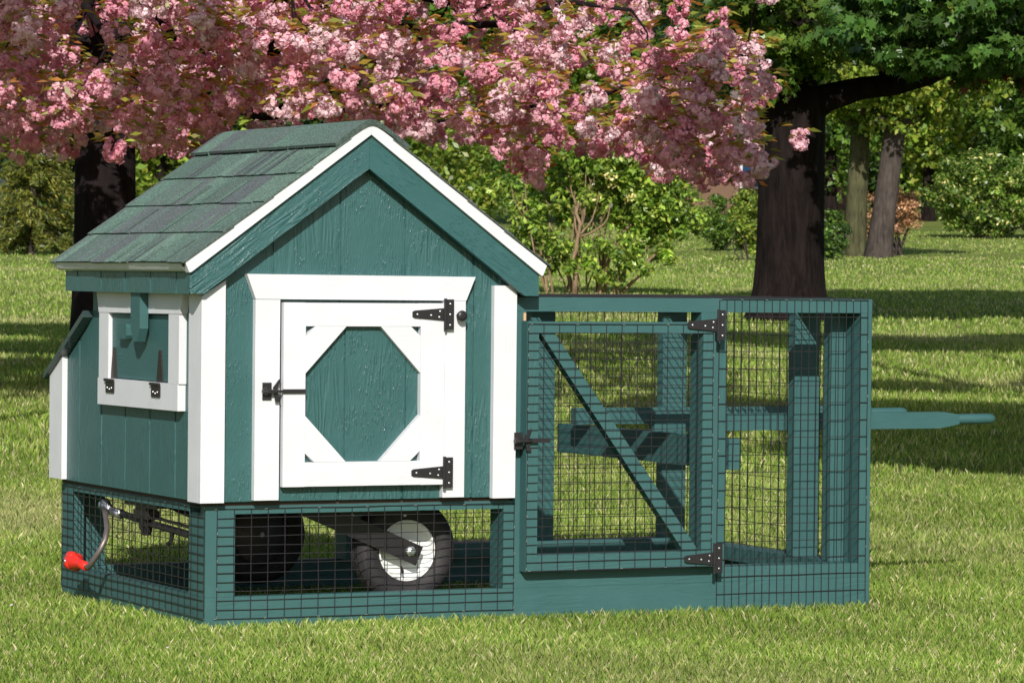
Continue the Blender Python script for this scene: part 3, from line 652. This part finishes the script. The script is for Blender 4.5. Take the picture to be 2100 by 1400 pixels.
# ================================================================ CHERRY TREE
def cherry():
    S0 = 24.0; tb = lat(207, S0); B = gp(S0, tb); z0 = B[2]
    e = empty('cherry_tree', B); tag(e, 'cherry tree covered in pink double blossom with dark trunk behind the coop', 'tree')
    m = MB(1.0); trunk_mesh(m, (0, 0, -.2), (0, 0, 2.35), .215, .185, 1.35, gnarl=.03, lean=(.02, 0))
    def loc(s, t, z):     # offset of a point from the tree base
        p = CAM[:2]+FH*s+RH*t; return np.array([p[0]-B[0], p[1]-B[1], z-z0])
    tab_u = [-200, 0, 60, 120, 150, 200, 270, 330, 400, 470, 540, 620, 700, 800, 860, 900, 980, 1020, 1100, 1150, 1250, 1320, 1400, 1440, 1490, 1545]
    tab_v = [300, 330, 340, 325, 250, 290, 330, 325, 290, 262, 215, 250, 250, 262, 285, 262, 285, 315, 345, 310, 290, 315, 365, 330, 350, 345]
    def vb(u): return np.interp(u, tab_u, tab_v)
    def zb(t, s): return CAM[2]+(566-vb(1050+t*F/21.5))*21.5/F+.10*np.clip((s-21.5)/5, -.3, 1)
    # limbs
    tips = []
    for t_, s_, z_ in [(-3.2, 22.5, 2.6), (-2.4, 21.8, 2.3), (-1.3, 21.8, 2.7), (-.2, 22.2, 2.6), (.7, 22.4, 2.6), (1.4, 22.6, 2.35), (.2, 23, 3.2), (-1.5, 25.5, 3.0), (-3.6, 24.5, 3.1), (.9, 25.5, 3.0), (-2.6, 27, 3.2), (-1.0, 22, 4.2), (-2.8, 23, 4.3), (1.0, 23.5, 3.6)]:
        q = loc(s_, t_, z_); pts = limb(m, (0, 0, rng.uniform(1.9, 2.3)), q, .06, .012, .07, 9, 8); tips.append(pts)
    # cluster centres
    C0 = []; big = []
    N = 0
    ph = rng.uniform(0, 6.28, 6)
    def gap(t, s, z): return math.sin(t*3.1+ph[0])*math.sin(z*4.3+ph[1]+t)*math.sin(s*1.3+ph[2])+.5*math.sin(t*6.3+ph[3]+z*3)*math.sin(z*8+ph[4])
    while N < 1180:
        s = 19.8+7.0*rng.random()**1.5; t = rng.uniform(-3.9, 1.62); z = rng.uniform(1.55, 2.95)
        u = 1050+t*F/s
        if u > 1565: continue
        if u > 1400 and z > 1.0+(566-90)*s/F and rng.random() < .8: continue
        b = float(zb(t, s))
        if z < b: continue
        if gap(t, s, z) < -.25 and z > b+.08: continue
        if 880 < u < 1420 and z > CAM[2]+(566-110)*s/F and rng.random() < .5: continue
        C0.append((s, t, z)); N += 1
    for t, v in ((1.62, 285), (1.30, 372), (1.10, 370), (-3.0, 320), (-2.7, 300), (.02, 345), (.12, 372), (1.17, 75), (.9, 60), (-.55, 268), (1.42, 180), (1.28, 250)):
        s = 21.0; C0.append((s, t, CAM[2]+(566-v)*s/F))
    P = np.array([loc(*c) for c in C0])
    sp = Soup(4); lf = Soup(4); n = len(P)
    # flowers in each cluster
    for k, (p, c) in enumerate(zip(P, C0)):
        nf = rng.integers(9, 17); cr = rng.uniform(.046, .082)
        fd = unit(nf); fc = p+fd*np.array([1.1, 1.1, .95])*cr*rng.uniform(.65, 1.0, (nf, 1))
        npet = 24; idx = np.repeat(np.arange(nf), npet)
        d = unit(nf*npet); d = d+fd[idx]*.55; d /= np.linalg.norm(d, axis=1, keepdims=True)
        rr = rng.uniform(.019, .028, (nf*npet, 1)); pos = fc[idx]+d*rr
        nrm = d+unit(nf*npet)*.5; nrm /= np.linalg.norm(nrm, axis=1, keepdims=True)
        sz_ = rng.uniform(.017, .026, nf*npet)
        base = np.array([(.93, .61, .69), (.90, .51, .61), (.94, .72, .77), (.85, .42, .53)])[rng.integers(4)]*rng.uniform(.88, 1.03)
        fcl = np.exp(rng.normal(0, .09, (nf, 1)))[idx]
        col = base*fcl*np.exp(rng.normal(0, .07, (nf*npet, 1)))
        sp.add(leaf_quads(pos, nrm, sz_, sz_*1.1, .2), np.clip(col, 0, .95))
        nl = rng.integers(9, 18)
        a = rng.uniform(0, 6.28, nl); ax = np.stack([np.cos(a), np.sin(a), rng.uniform(-.55, .35, nl)], 1); ax /= np.linalg.norm(ax, axis=1, keepdims=True)
        top = p+np.array([0, 0, cr*1.0])
        lc = top+ax*rng.uniform(.05, .13, (nl, 1))+rng.normal(0, .012, (nl, 3))
        nn = np.cross(ax, unit(nl))+np.array([0, 0, .8]); nn /= np.linalg.norm(nn, axis=1, keepdims=True)
        lc_col = tints(nl, [(.34, .32, .06), (.38, .28, .055), (.26, .30, .05), (.40, .18, .05), (.32, .36, .07)], .2)
        lf.add(leaf_quads(lc, nn, rng.uniform(.06, .10, nl), rng.uniform(.018, .030, nl), .18, ax), lc_col)
    # upper crown, coarser (out of the picture, it casts the shade)
    nb = 1150; d = unit(nb); cen = loc(24.6, -1.2, 4.0)
    hp = cen+d*rng.uniform(.3, 1, (nb, 1))**(1/3)*np.array([3.0, 3.0, 1.3]); hp = hp[hp[:, 2]+z0 > 2.95]
    idx = np.repeat(np.arange(len(hp)), 26); d = unit(len(idx)); pos = hp[idx]+d*rng.uniform(.03, .16, (len(idx), 1))
    sp.add(leaf_quads(pos, d, .075, .075, .1), tints(len(idx), [(.8, .35, .45), (.85, .5, .56)], .1))
    sp.build('blossom', petal_m, e); lf.build('leaves', bronze_m, e)
    # twigs
    allp = [Vector(q) for pts in tips for q in pts[3:]]
    for i in rng.choice(n, 420, replace=False):
        q = Vector(P[i]); p = min(allp, key=lambda a: (a-q).length)
        if (p-q).length < .55: limb(m, p, q, .008, .003, .08, 5, 5)
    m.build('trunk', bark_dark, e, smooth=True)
cherry()

# ================================================================ MAPLE (right)
def maple():
    S0 = 38.0; B = gp(S0, lat(1617, S0)); k = S0/F
    e = empty('maple_tree', B); tag(e, 'massive dark maple trunk with a long limb reaching right, standing behind the run', 'tree')
    def loc(u, v, ds=0): 
        s = S0+ds; p = CAM[:2]+FH*s+RH*lat(u, s); z = CAM[2]+(566-v+ (u-1050)*.0099)*s/F
        return np.array([p[0]-B[0], p[1]-B[1], z-B[2]])
    m = MB(1.0)
    trunk_mesh(m, (0, 0, -.2), loc(1622, 190), .335, .33, 1.75, n=14, k=28, gnarl=.045)
    limb(m, loc(1600, 225), loc(1585, -60), .27, .2, .02, 8, 14)
    limb(m, loc(1645, 225), loc(1665, -40), .15, .1, .02, 8, 12)
    pts = [loc(1630, 240), loc(1690, 205), loc(1760, 186), loc(1830, 178), loc(1900, 160), loc(1980, 120), loc(2080, 90), loc(2250, 40)]
    m.tube([tuple(p) for p in pts], [.2, .15, .12, .115, .1, .09, .08, .05], 12)
    limb(m, loc(1800, 180), loc(1850, 60), .05, .02, .05); limb(m, loc(1960, 130), loc(2010, 20), .05, .02, .05)
    limb(m, loc(1590, 120), loc(1440, 70), .06, .02, .04)
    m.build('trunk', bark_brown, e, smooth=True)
    sp = Soup(12)
    f, c, _ = clumpy(loc(1940, 60, -2.5), (1.25, 1.25, .50), 110, 60, .22, .115, .1, [(.045, .095, .022), (.035, .08, .018), (.06, .12, .028), (.025, .06, .014)], star=True, squash=.45, shell=.1); sp.add(f, c)
    f, c, _ = clumpy(loc(2060, 120, -1.5), (.6, .8, .35), 40, 60, .22, .115, .1, [(.03, .06, .016), (.04, .08, .02), (.08, .02, .02)], star=True, squash=.5, shell=.1); sp.add(f, c)
    f, c, _ = clumpy(loc(1700, 40, -.5), (1.2, 1.2, .5), 80, 60, .2, .10, .08, [(.07, .12, .022), (.05, .09, .018), (.10, .14, .03)], star=True, squash=.7, shell=.1); sp.add(f, c)
    f, c, _ = clumpy(loc(1540, 110, -.3), (.6, .8, .55), 45, 55, .2, .10, .08, GREENS, star=True, squash=.7, shell=.1); sp.add(f, c)
    f, c, _ = clumpy(loc(1450, 20, 1.2), (.9, .9, .45), 50, 55, .25, .10, .08, DARKG, star=True, squash=.7, shell=.1); sp.add(f, c)
    # the upper crown above the picture
    up_ = loc(2330, -420, -1.0); f, c, _ = clumpy(up_, (4.2, 4.2, 1.9), 560, 36, .55, .24, .2, GREENS, star=True, squash=.6, shell=.2); 
    sp.add(f, c)
    sp.build('crown', leaf_m, e)
maple()

# ================================================================ OTHER TREES AND SHRUBS
def at(u, s): return gp(s, lat(u, s))
# lilac-like shrub with tan stems behind the run
def lilac():
    B = at(1205, 47); e = empty('lilac_shrub', B); tag(e, 'tall airy shrub with upright tan stems and bright leaves, right of the gable', 'shrub')
    def o(t, d, z): return np.array([*(RH*t+FH*d), z])
    pal = [(.19, .27, .045), (.14, .23, .04), (.25, .32, .07), (.10, .17, .035), (.06, .10, .02)]
    sp = Soup(4); cs = []
    for c, r, n, cr in [(o(.75, 0, 1.30), (.66, .6, .58), 84, .17), (o(.0, 0, 1.72), (.85, .6, .35), 60, .17), (o(-.62, .3, 1.05), (.36, .5, .6), 38, .14), (o(.15, .1, 1.25), (.5, .5, .45), 40, .15),
                        (o(1.12, -.1, .92), (.35, .4, .3), 16, .13), (o(.28, -.2, .45), (.4, .3, .3), 17, .12), (o(-.4, -.2, .42), (.35, .3, .32), 14, .11), (o(.75, -.2, .6), (.35, .3, .3), 12, .11)]:
        f, cc_, cc = clumpy(c, r, n, 64, cr, .088, .045, pal, shell=.15, upb=.55, squash=.85); sp.add(f, cc_); cs.append(cc)
    f, cc_, cc = clumpy(o(.35, -.4, 1.35), (.35, .2, .3), 10, 12, .07, .05, .03, [(.7, .62, .38)], shell=.1); sp.add(f, cc_)
    cs = np.concatenate(cs); m = MB(1.0)
    for i in range(17):
        a = rng.uniform(-.9, .9); b = o(a*.62, rng.uniform(-.15, .2), -.05); tgt = o(a*.9+rng.uniform(-.12, .12), rng.uniform(-.2, .3), rng.uniform(.9, 1.75))
        pts = limb(m, tuple(b), tuple(tgt), .016*rng.uniform(.6, 1.3), .006, .05, 7, 6)
        for k in range(2):
            j_ = rng.integers(2, 6); p = pts[j_]; q = p+Vector((rng.uniform(-.25, .25), rng.uniform(-.2, .2), rng.uniform(.2, .5))); limb(m, p, q, .008, .003, .06, 4, 5)
    for t_, z_ in ((.75, .62), (1.0, .8), (.55, .9), (-.5, .9)):
        limb(m, tuple(o(t_*.35, 0, -.05)), tuple(o(t_, -.1, z_)), .028, .012, .08, 7, 7)
    pts = limb(m, tuple(o(-.18, -.35, -.05)), tuple(o(-.14, -.35, 1.15)), .035, .02, .03, 8, 8)
    for q in (o(.02, -.35, 1.45), o(.12, -.3, 1.3), o(-.3, -.3, 1.6), o(.25, -.35, 1.15)): limb(m, pts[5], tuple(q), .016, .005, .06, 6, 6)
    m.build('stems', bark_tan, e, smooth=True); sp.build('crown', leaf_m, e)
lilac()
for u, s, h, r, lab, pal in [(905, 66, 2.7, 1.1, 'yellow green shrub showing just right of the roof slope', YGREENS), (990, 74, 3.4, 1.3, 'olive green bushy tree behind the tall open shrub', GREENS+YGREENS[:1])]:
    tree('bushy_tree', lab, 'tree', at(u, s), [((0, 0, h*.62), (r, r, h*.42), 85, .34)], trunk=(h*.4, .07, .05), leaf=(.13, .07), pal=pal, per=60, group='shrubs beyond the lawn')
tree('round_shrub', 'dark clipped round shrub left of the big maple trunk', 'shrub', at(1478, 82), [((0, 0, .62), (.52, .5, .6), 50, .2)], stems=(6, .1, .02), leaf=(.08, .045), pal=GREENS, per=80, group='shrubs beyond the lawn')
tree('round_shrub', 'upright yellow topped shrub touching the maple trunk on its left', 'shrub', at(1531, 72), [((0, 0, .75), (.34, .4, .6), 42, .18)], stems=(6, .12, .02), leaf=(.08, .045), pal=YGREENS, per=80, group='shrubs beyond the lawn')
tree('round_shrub', 'small dark shrub just right of the maple trunk', 'shrub', at(1702, 74), [((0, 0, .5), (.27, .4, .5), 34, .18)], stems=(5, .1, .02), leaf=(.08, .045), pal=DARKG+GREENS, per=80, group='shrubs beyond the lawn')
tree('dry_shrub', 'pinkish brown dry shrub behind the leaning grey trunk', 'shrub', at(1838, 79), [((0, 0, .95), (.46, .5, .55), 46, .2), ((-.7, 0, .9), (.5, .5, .5), 26, .2)], stems=(16, .2, .035), bark=bark_grey, leaf=(.07, .035), pal=[(.28, .16, .11), (.22, .12, .08), (.34, .21, .14)], per=85)
tree('flowering_shrub', 'wide glossy shrub dotted with cream flower spikes at the right edge', 'shrub', at(2010, 97), [((0, 0, 1.15), (1.6, 1.2, 1.1), 170, .3), ((1.9, 0, 1.2), (1.3, 1.2, 1.2), 90, .3)], stems=(8, .4, .03), leaf=(.13, .065), pal=[(.07, .13, .025), (.10, .17, .03), (.05, .10, .02), (.16, .2, .05), (.5, .48, .25)][:4]*6+[(.6, .55, .3)], per=62, upb=.6)
# conifer at the left
def conifer():
    B = at(66, 71); e = empty('conifer_tree', B); tag(e, 'feathery yellow green conifer left of the cherry trunk', 'tree')
    H = 4.2; m = MB(1.0); m.tube([(0, 0, -.1), (0, 0, H)], [.09, .02], 8)
    sp = Soup(4)
    for i in range(240):
        z = .25+(H-.5)*rng.random()**1.1; L = 1.25*(1-z/H)**.75*rng.uniform(.6, 1.1); a = rng.uniform(0, 6.28)
        d = np.array([math.cos(a), math.sin(a), 0]); pts = [np.array([0, 0, z])+d*L*f+np.array([0, 0, .25*L*f-.5*L*f*f]) for f in np.linspace(0, 1, 6)]
        m.tube([tuple(p) for p in pts], [.015, .012, .01, .008, .006, .004], 4, cap=False)
        n = 150; f = rng.uniform(.15, 1, n); pos = np.array([np.interp(f, np.linspace(0, 1, 6), [p[k] for p in pts]) for k in range(3)]).T
        pos += rng.normal(0, .05, (n, 3))*np.array([1, 1, .7])-np.array([0, 0, .03])
        ax = d+rng.normal(0, .5, (n, 3))+np.array([0, 0, -.5]); ax /= np.linalg.norm(ax, axis=1, keepdims=True)
        sp.add(leaf_quads(pos, unit(n), .12, .03, .1, ax), tints(n, [(.13, .14, .03), (.09, .11, .025), (.17, .17, .04), (.05, .07, .02)], .2))
    m.build('trunk', bark_grey, e); sp.build('crown', leaf_m, e)
conifer()
# twin trunks right of the maple
def tall_tree(u, s, lab, r, lean_du, pal, bark, cz=3.4):
    B = at(u, s); cz = 2.3; e = empty('garden_tree', B); tag(e, lab, 'tree', 'trees beyond the lawn')
    m = MB(1.0); top = np.array([*(RH*lean_du*s/F), 3.0]); trunk_mesh(m, (0, 0, -.15), top, r, r*.8, 1.3, gnarl=.05)
    for k in range(7):
        q = top+np.array([rng.uniform(-1.6, 1.6), rng.uniform(-1.5, 1.5), rng.uniform(.3, 2)]); limb(m, top-np.array([0, 0, .3]), q, r*.55, .03, .08)
    m.build('trunk', bark, e, smooth=True)
    sp = Soup(4)
    f, c, _ = clumpy(top+np.array([0, 0, cz-1.3]), (2.2, 2.0, 1.35), 230, 55, .42, .15, .09, pal, shell=.2); sp.add(f, c)
    sp.build('crown', leaf_m, e)
tall_tree(1748, 78, 'slim upright mossy trunk, left one of the pair right of the maple', .24, 12, GREENS, bark_mat('mossy_bark', (.03, .028, .018), (.10, .10, .05)))
tall_tree(1797, 77, 'grey trunk leaning right, in front of the pinkish brown dry shrub', .26, 38, YGREENS, bark_grey)
# wall of trees closing the garden
bgd = [(-120, 92, 1.2, DARKG, 'dark leafy tree at the far left edge'), (170, 88, 1.5, DARKG, 'dark tree just behind the cherry trunk'), (330, 84, 1.3, YGREENS, 'yellowish tree right of the cherry trunk, above the roof'),
       (560, 100, 1.6, DARKG, 'dark tree hidden behind the roof ridge'), (820, 104, 1.5, GREENS, 'green tree behind the gable peak'), (1080, 108, 1.7, YGREENS, 'light green tree behind the tall open shrub'),
       (1300, 112, 1.6, GREENS, 'dark green tree filling the gap left of the brown house'), (1700, 118, 1.6, GREENS, 'green tree right behind the maple trunk'), (1900, 120, 1.7, YGREENS, 'spring green tree behind the dry shrub'),
       (2120, 116, 1.8, GREENS, 'deep green tree at the far right edge'), (2350, 118, 1.8, DARKG, 'dark tree outside the right edge')]
for u, s, w_, pal, lab in bgd:
    hh = s*.088
    tree('background_tree', lab, 'tree', at(u, s), [((0, 0, hh*.58), (w_*1.55, 1.8, hh*.5), 250, .62)], trunk=(hh*.4, .2, .12), leaf=(.24, .15), pal=pal, per=52, group='trees closing the far side of the garden', bark=bark_brown, limbs=8)
# woodland mass behind everything
def woodland():
    sp = Soup(4)
    for t in np.arange(-34, 36, 3.0):
        s = 150+rng.uniform(-6, 6)
        f, c, _ = clumpy(gp(s, t+rng.uniform(-1, 1), 6.5), (3.0, 2.5, 7.8), 140, 44, 1.25, .6, .4, DARKG+GREENS[:1], shell=.1); sp.add(f, c)
    sp.build('woodland', leaf_m); tag(bpy.data.objects['woodland'], 'dark mass of woodland behind the garden trees', 'woodland', kind='stuff')
woodland()
# brown house beyond the garden
def house():
    S0 = 128; B = at(1490, S0); e = empty('brown_house', B); e.rotation_euler = (0, 0, -YAW+.1)
    tag(e, 'low brown house half hidden behind blossom and the maple trunk', 'house')
    wl = plain('tan_render', (.17, .10, .065), .9, 0, 3, .1)
    m = MB(1.0); m.box(-4.2, 4.2, 0, 7, -.3, 2.5); m.build('wall', wl, e)
    m = MB(1.0); m.prism([(-.4, 2.45), (-.4, 2.62), (3.5, 4.6), (7.4, 2.62), (7.4, 2.45)], 'x', -4.6, 4.6); m.build('roof', plain('grey_brown_roof', (.16, .12, .11), .9, 0, 6, .3), e)
    for x in (-2.6, .95, 2.8):
        m = MB(1.0); m.box(x-.55, x+.55, -.06, .05, .9, 2.0); wdw = m.build('window', plain('white_frame', (.6, .6, .62), .5), e)
        m = MB(1.0); m.box(x-.47, x+.47, -.08, -.065, .98, 1.92); m.build('pane', plain('blue_pane', (.02, .05, .11), .1), wdw)
house()
def whitehouse():
    B = at(-215, 118); e = empty('white_house', B); e.rotation_euler = (0, 0, -YAW-.1); tag(e, 'pale house glimpsed at the left edge behind the conifer', 'house')
    m = MB(1.0); m.box(-2.4, 2.4, 0, 6, -.3, 2.9); m.build('wall', plain('pale_siding', (.55, .57, .6), .8, 0, 3, .1), e)
    m = MB(1.0); m.prism([(-.3, 2.85), (-.3, 3.0), (3, 4.6), (6.3, 3.0), (6.3, 2.85)], 'x', -2.8, 2.8); m.build('roof', plain('slate_roof', (.12, .11, .12), .9), e)
whitehouse()
# unseen trees added outside both edges, crowns placed to shade lawn and blossom
def added_shade_tree(u, s, label, crowns, h=3.2):
    B = at(u, s); e = empty('added_shade_tree', B); tag(e, label, 'tree')
    m = MB(1.0); trunk_mesh(m, (0, 0, -.2), (0, 0, h), .2, .15, 1.4)
    sp = Soup(4)
    for cs_, ct_, ch_, rr_, fl_, n, cr in crowns:
        o = gp(cs_, ct_, ch_)-B
        f, c, cc = clumpy(o, (rr_, rr_, fl_), n, 44, cr, .24, .16, GREENS, shell=.1); sp.add(f, c)
        limb(m, (0, 0, h-.2), tuple(o), .1, .03, .05)
    m.build('trunk', bark_brown, e, smooth=True); sp.build('crown', leaf_m, e)
def cast(sg, t, r, n, h=4.7, fl=.3, c=.3): return (sg-1.694*h, t, h, r, fl, n, c)
added_shade_tree(3350, 14.0, 'unseen leafy tree added outside the right edge to shade the lawn behind the run',
           [cast(18.3, 3.0, 1.1, 80), cast(18.8, 2.0, .7, 44), cast(20.3, 2.5, 1.0, 80), cast(22.0, 3.2, 1.3, 90), cast(19.6, 4.3, 1.3, 60), cast(22.4, 2.2, .8, 44), cast(22.6, 1.2, .7, 18), cast(20.8, .7, .6, 12), cast(25.3, 3.9, .45, 14), cast(25.2, 2.6, .4, 11),
            cast(33.2, 5.4, 1.7, 110), cast(32.6, 3.4, 1.7, 110), cast(33.6, 1.9, 1.2, 60)], 3.4)
added_shade_tree(-1500, 12.0, 'unseen leafy tree added outside the left edge to shade the blossom and lawn', [(15.6, -2.9, 5.1, .8, .35, 12, .26), (15.2, -1.9, 5.0, .6, .3, 6, .26), cast(27.0, -4.0, .9, 50), cast(30.0, -4.5, 1.4, 80), cast(33.5, -4.7, 1.5, 80), cast(33.0, -6.3, 1.5, 60)], 3.4)

# ================================================================ GRASS
def grass():
    sp = Soup(4)
    zones = [(8.6, 10.6, 15500, .030, .0024, -1.45, 1.6), (10.6, 13.2, 12500, .033, .0027, -1.8, 2.1), (13.2, 17, 7500, .035, .0033, -2.5, 2.7),
             (17, 24, 1900, .045, .006, -3.6, 3.8), (24, 36, 760, .046, .009, -5.4, 5.6), (36, 60, 230, .048, .015, -8.8, 9.0), (60, 104, 60, .05, .028, -14.5, 15)]
    for s0, s1, den, h, w_, t0, t1 in zones:
        n = int((s1-s0)*(t1-t0)*den); s = rng.uniform(s0, s1, n); t = rng.uniform(t0, t1, n)
        P = CAM[:2]+FH*s[:, None]+RH*t[:, None]
        # skip the footprint of the skids
        x, y = P[:, 0]/I, P[:, 1]/I
        inside = (x > -.1) & (x < 85.3) & (y > -.1) & (y < 48.1); core = inside & (x > 1.5) & (x < 83.7) & (y > 1.5) & (y < 46.5)
        k = ~inside | core; P, s, t, core = P[k], s[k], t[k], core[k]; n = len(s)
        z = terrain(s)
        pn = np.sin(P[:, 0]*2.3+1)*np.sin(P[:, 1]*1.9+2)+.6*np.sin(P[:, 0]*5.1+P[:, 1]*3.7)
        hh = h*rng.uniform(.5, 1.15, n)*(1+.08*pn)*np.where(core, .6, 1)
        a = rng.uniform(0, 6.28, n); side = np.stack([np.cos(a), np.sin(a), 0*a], 1)*w_*rng.uniform(.6, 1.2, (n, 1))*.5
        ld = rng.uniform(0, 6.28, n); ln = hh*rng.uniform(.05, .62, n); lean = np.stack([np.cos(ld)*ln, np.sin(ld)*ln, 0*ld], 1)
        b = np.stack([P[:, 0], P[:, 1], z-.003], 1); upv = np.array([[0, 0, 1.0]])
        mid = b+lean*.35+upv*hh[:, None]*.6; tip = b+lean+upv*hh[:, None]*.95
        q = np.stack([b-side, b+side, mid+side*.8, tip], 1)
        q[:, 3] = tip; 
        c = np.array([(.185, .30, .044), (.24, .36, .058), (.32, .42, .085), (.12, .21, .036), (.47, .46, .18), (.70, .62, .38)])[rng.choice(6, n, p=[.22, .26, .23, .11, .12, .06])]
        st = np.sin(s*1.15+.5*np.sin(t*.9)+1)*np.sin(s*.37+t*.5)+.5*np.sin(t*1.7+s*.8)+.35*rng.normal(0, 1, n)
        st = np.clip(st-.55, 0, 1)[:, None]*.75
        c = c*(1-st)+np.array([.50, .47, .24])*st
        c = c*np.exp(rng.normal(0, .14, (n, 1)))*(1+.13*pn[:, None])
        sp.add(q, c)
    o = sp.build('grass', blade_m); tag(o, 'mown sunlit grass blades covering the lawn', 'grass', kind='stuff')
grass()
def fallen_petals():
    sp = Soup(4); n = 260; s = rng.uniform(8.8, 30, n); t = rng.uniform(-.16, .16, n)*s; k = []
    P = CAM[:2]+FH*s[:, None]+RH*t[:, None]; x, y = P[:, 0]/I, P[:, 1]/I
    ok = ~((x > -2) & (x < 87) & (y > -2) & (y < 50)); P, s = P[ok], s[ok]
    c = np.stack([P[:, 0], P[:, 1], terrain(s)+rng.uniform(.022, .038, len(s))], 1); nn = unit(len(s))*.5+np.array([0, 0, 1]); nn /= np.linalg.norm(nn, axis=1, keepdims=True)
    z_ = rng.uniform(.006, .012, len(s)); sp.add(leaf_quads(c, nn, z_*1.2, z_, .2), tints(len(s), [(.85, .7, .72), (.85, .82, .75), (.8, .7, .2)], .08))
    tag(sp.build('fallen_petals', petal_m), 'tiny pale petals and flower specks scattered in the grass', 'petals', kind='stuff')
fallen_petals()
bpy.context.view_layer.update()
